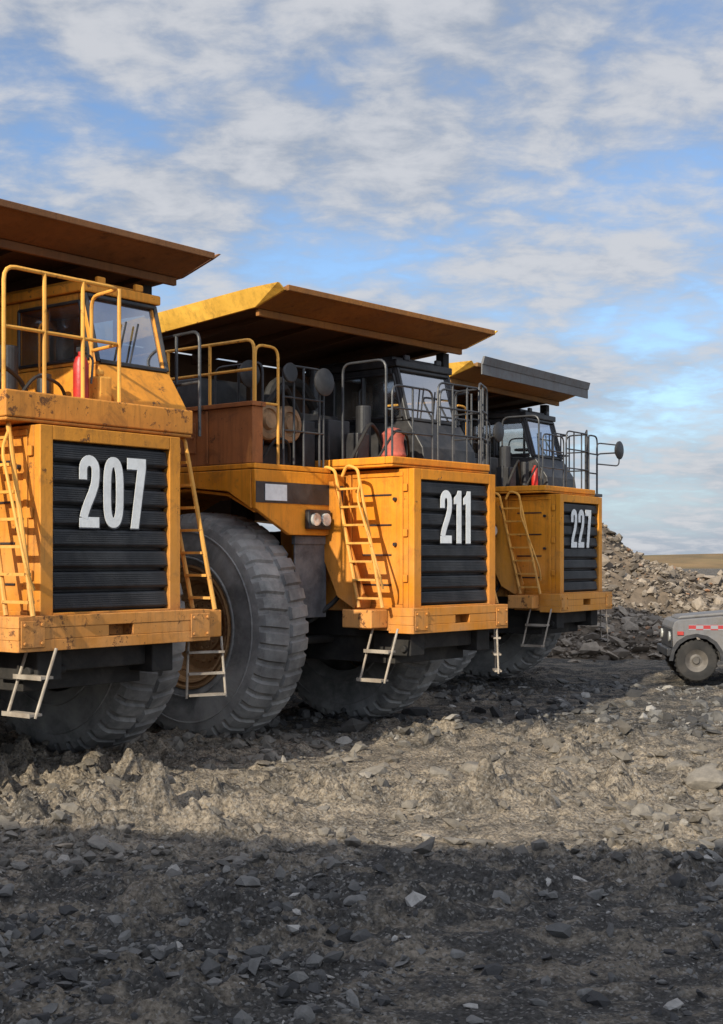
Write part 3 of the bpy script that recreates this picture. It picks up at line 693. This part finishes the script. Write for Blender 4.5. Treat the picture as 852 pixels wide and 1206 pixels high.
# ------------------------------------------------------------ off road car
def car(ox,oy,yaw):
    C=bpy.data.objects.new('offroad_car',None); COL.objects.link(C); C.location=(ox,oy,0); C.rotation_euler=(0,0,yaw)
    C['label']='dusty silver off-road utility vehicle with red and white checks'; C['category']='car'
    body=paint('dusty silver car paint',(.20,.205,.22),amount=.3,dust=(.15,.125,.10),dustamt=.7,ao=False,rust=(.08,.065,.05))
    mb=MB(); w=.84; wf=1.25
    def arch(cx,r,n=8,z=.42): return [(cx+r*math.cos(math.pi*k/n),z+r*math.sin(math.pi*k/n)) for k in range(n+1)]
    prof=[(1.70,.60),(1.71,1.06),(1.67,1.17),(1.60,1.21),(.45,1.31),(-1.95,1.31),(-1.95,.55)]+[(p[0],p[1]) for p in reversed(arch(-1.2,.50))]+[(-.6,.45),(.65,.45)]+[(p[0],p[1]) for p in reversed(arch(wf,.46))][:-1]+[(1.69,.52)]
    mb.prism(prof,'y',-w,w)
    mb.obj('body',body,C,bevel=.03)
    mb=MB(); mb.prism([(.46,1.311),(1.58,1.214),(1.52,1.28),(.5,1.37)],'y',-.52,.52); mb.obj('bonnet',body,C,bevel=.025)
    for s in(-1,1):
        for cx,ri in((-1.2,.50),(wf,.46)):
            mb=MB(); a=arch(cx,ri+.07); b_=arch(cx,ri); a2,b2=sorted((s*w,s*(w+.07))); mb.prism(a+b_[::-1],'y',a2+.001,b2); mb.obj('wheel_arch',M['black'],C)
    mb=MB()
    for y in(-w,w-.05):
        mb.prism([(.45,1.312),(.38,1.312),(.12,1.90),(.18,1.90)],'y',y,y+.05); mb.box(-.62,-.54,y,y+.05,1.312,1.90); mb.box(-1.95,-1.86,y,y+.05,1.312,1.90)
    mb.box(-1.98,.2,-w-.01,w+.01,1.901,1.98); mb.obj('roof',plain('white roof paint',(.7,.7,.68),.5),C,bevel=.02)
    mb=MB(); mb.add([(.42,-w+.05,1.3),(.42,w-.05,1.3),(.15,w-.05,1.9),(.15,-w+.05,1.9)],[(0,1,2,3)]); mb.obj('windscreen',M['glass'],C,recalc=False)
    for y in(-w+.02,w-.02):
        mb=MB(); mb.add([(-.54,y,1.31),(.38,y,1.31),(.12,y,1.9),(-.54,y,1.9)],[(0,1,2,3)]); mb.add([(-1.86,y,1.31),(-.62,y,1.31),(-.62,y,1.9),(-1.86,y,1.9)],[(0,1,2,3)]); mb.obj('side_window',M['glass'],C,recalc=False)
    mb=MB(); mb.box(1.72,1.82,-w,w,.50,.66); mb.obj('bumper',M['black'],C,bevel=.02)
    mb=MB(); mb.box(1.712,1.73,-.80,.80,.68,1.03); mb.obj('grille',M['black'],C)
    for y in(-.62,.62):
        mb=MB(); mb.lathe([(0,.10),(.03,.10),(.03,.001)],(1.732,y,.88),'x',20); mb.obj('headlight',M['lamp'],C,smooth=True)
    for s in(-1,1):
        mb=MB()
        a,b_=sorted((s*(w+.002),s*(w+.006))); mb.box(-1.9,1.40,a,b_,1.02,1.12); st=mb.obj('check_stripe',checkm,C)
        mb=MB(); mb.box(.28,.38,s*(w+.12)-.08,s*(w+.12)+.08,1.35,1.58); mb.tube([(.36,s*w,1.36),(.34,s*(w+.12),1.4)],.012); mb.obj('wing_mirror',M['white'],C,bevel=.02)
        mb=MB(); a,b_=sorted((s*(w+.001),s*(w+.03))); mb.box(1.50,1.62,a,b_,.92,.99); mb.obj('indicator_lamp',M['red'],C)
        for cx in(-1.2,wf):
            mb=MB(); yc=s*(w-.1)
            prof=[(-.11,.22),(-.125,.30),(-.12,.38),(-.10,.42),(-.03,.43),(.03,.43),(.10,.42),(.12,.38),(.125,.30),(.11,.22)]
            vs=[];K=48;m=len(prof)
            for k in range(K):
                t=2*math.pi*k/K
                for d_,r in prof:
                    rr=r-(.03 if (k%2 and r>.4) else 0); vs.append((cx+rr*math.cos(t),yc+d_,.42+rr*math.sin(t)))
            mb.add(vs,[(k*m+j,k*m+j+1,((k+1)%K)*m+j+1,((k+1)%K)*m+j) for k in range(K) for j in range(m-1)])
            hb=MB(); hb.lathe([(s*.08,.001),(s*.08,.06),(s*.04,.08),(s*.03,.12),(s*.06,.17),(s*.10,.21),(s*.11,.23),(0,.23)],(cx,yc,.42),'y',28); wh=hb.obj('wheel',plain('car rim',(.12,.105,.09),.6),C,smooth=True)
            mb.obj('tyre',M['under'],wh,smooth=True)
    mb=MB(); mb.box(-1.9,1.6,-.6,.6,.42,.54); mb.obj('chassis',M['under'],C)
m_,nt,b=newmat('red and white checks'); ck=N(nt,'ShaderNodeTexChecker'); ck.inputs['Scale'].default_value=14.28; ck.inputs['Color1'].default_value=(.36,.03,.03,1); ck.inputs['Color2'].default_value=(.27,.27,.28,1)
mp=N(nt,'ShaderNodeMapping'); mp.inputs['Location'].default_value=(0,.5,.01); mp.inputs['Scale'].default_value=(.5,0,1); nt.links.new(N(nt,'ShaderNodeTexCoord').outputs['Object'],mp.inputs['Vector']); nt.links.new(mp.outputs[0],ck.inputs['Vector']); nt.links.new(ck.outputs['Color'],b.inputs['Base Color']); checkm=m_
car(7.86,27.2,math.pi-.10)

# ------------------------------------------------------------ unseen building added to cast the foreground shadow
mb=MB(); 
S=bpy.data.objects.new('shadow_caster_building',None); COL.objects.link(S); S.location=(-3.6,-2.3,0); S.rotation_euler=(0,0,-R(9)); S['label']='unseen grey building added to cast the foreground shadow'; S['category']='building'
mb.box(-30,0,-18,0,-.3,7.9); 
for k in range(100): mb.box(-30+k*.3,-30+k*.3+.12,.001,.05,0,7.85)
mb.obj('wall',plain('grey cladding',(.22,.23,.23),.6,scale=.5),S)
mb=MB(); mb.prism([(-18.3,7.91),(.1,7.91),(-9,9.0)],'x',-30.3,.3); mb.obj('roof',plain('roof sheet',(.16,.16,.17),.6),S)
for a in(-10,-20):
    mb=MB(); mb.box(a,a+5,.052,.12,0,5); mb.obj('door',plain('roller door',(.3,.28,.22),.6),S)

# ------------------------------------------------------------ light, sky
el=27.5; az=210
sd=bpy.data.lights.new('sun','SUN'); sd.energy=5; sd.angle=R(.5); sd.color=(1,.91,.74)
so=bpy.data.objects.new('sun',sd); COL.objects.link(so)
tw=Vector((math.sin(R(az))*math.cos(R(el)),math.cos(R(az))*math.cos(R(el)),math.sin(R(el))))
so.rotation_euler=(-tw).to_track_quat('-Z','Y').to_euler(); so.location=tw*50
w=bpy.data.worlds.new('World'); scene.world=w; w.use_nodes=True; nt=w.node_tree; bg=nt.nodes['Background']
sky=N(nt,'ShaderNodeTexSky',sky_type='NISHITA'); sky.sun_disc=False; sky.sun_elevation=R(el); sky.sun_rotation=R(az); sky.air_density=1.0; sky.dust_density=.3; sky.ozone_density=2.0
tc=N(nt,'ShaderNodeTexCoord').outputs['Generated']; sp=N(nt,'ShaderNodeSeparateXYZ'); nt.links.new(tc,sp.inputs[0])
zc=math_(nt,'ADD',math_(nt,'MAXIMUM',sp.outputs[2],0),.20)
cb=N(nt,'ShaderNodeCombineXYZ'); nt.links.new(math_(nt,'DIVIDE',sp.outputs[0],zc),cb.inputs[0]); nt.links.new(math_(nt,'DIVIDE',sp.outputs[1],zc),cb.inputs[1])
cv=cb.outputs[0]
a=noise(nt,cv,2.4,9,.55,.15); b=noise(nt,mapping(nt,cv,(1,1.1,1)),9,9,.6,.2); c=noise(nt,cv,.9,3,.5)
s_=math_(nt,'ADD',math_(nt,'MULTIPLY',a,.46),math_(nt,'ADD',math_(nt,'MULTIPLY',b,.30),math_(nt,'MULTIPLY',c,.36)))
mask=mrange(nt,s_,.415,.60,0,.95)
shade=mix(nt,mrange(nt,math_(nt,'ADD',math_(nt,'MULTIPLY',b,.55),math_(nt,'MULTIPLY',a,.45)),.38,.60),(2.3,2.65,3.25),(4.3,4.4,4.65))
hz=mrange(nt,sp.outputs[2],.14,0,0,.8)
skc=mix(nt,hz,mix(nt,1.0,sky.outputs[0],(.85,.93,1.05),'MULTIPLY'),(2.4,3.1,4.1))
base=mix(nt,mask,skc,shade)
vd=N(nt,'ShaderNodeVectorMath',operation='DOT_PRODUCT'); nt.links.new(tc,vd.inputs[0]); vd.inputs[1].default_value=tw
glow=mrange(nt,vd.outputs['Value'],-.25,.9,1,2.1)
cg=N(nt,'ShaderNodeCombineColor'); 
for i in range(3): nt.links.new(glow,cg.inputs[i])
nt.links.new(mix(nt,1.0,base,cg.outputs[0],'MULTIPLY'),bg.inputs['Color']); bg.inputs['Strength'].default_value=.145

# ------------------------------------------------------------ camera
cd=bpy.data.cameras.new('camera'); cam=bpy.data.objects.new('camera',cd); COL.objects.link(cam); scene.camera=cam
cam.location=(0,0,2.41); cam.rotation_euler=(R(90),0,0); cd.sensor_fit='VERTICAL'; cd.sensor_height=36; cd.lens=1600/1206*36; cd.shift_y=55/1206; cd.clip_end=6000; cd.clip_start=.1
scene.view_settings.view_transform='Standard'; scene.view_settings.look='None'; scene.view_settings.exposure=0
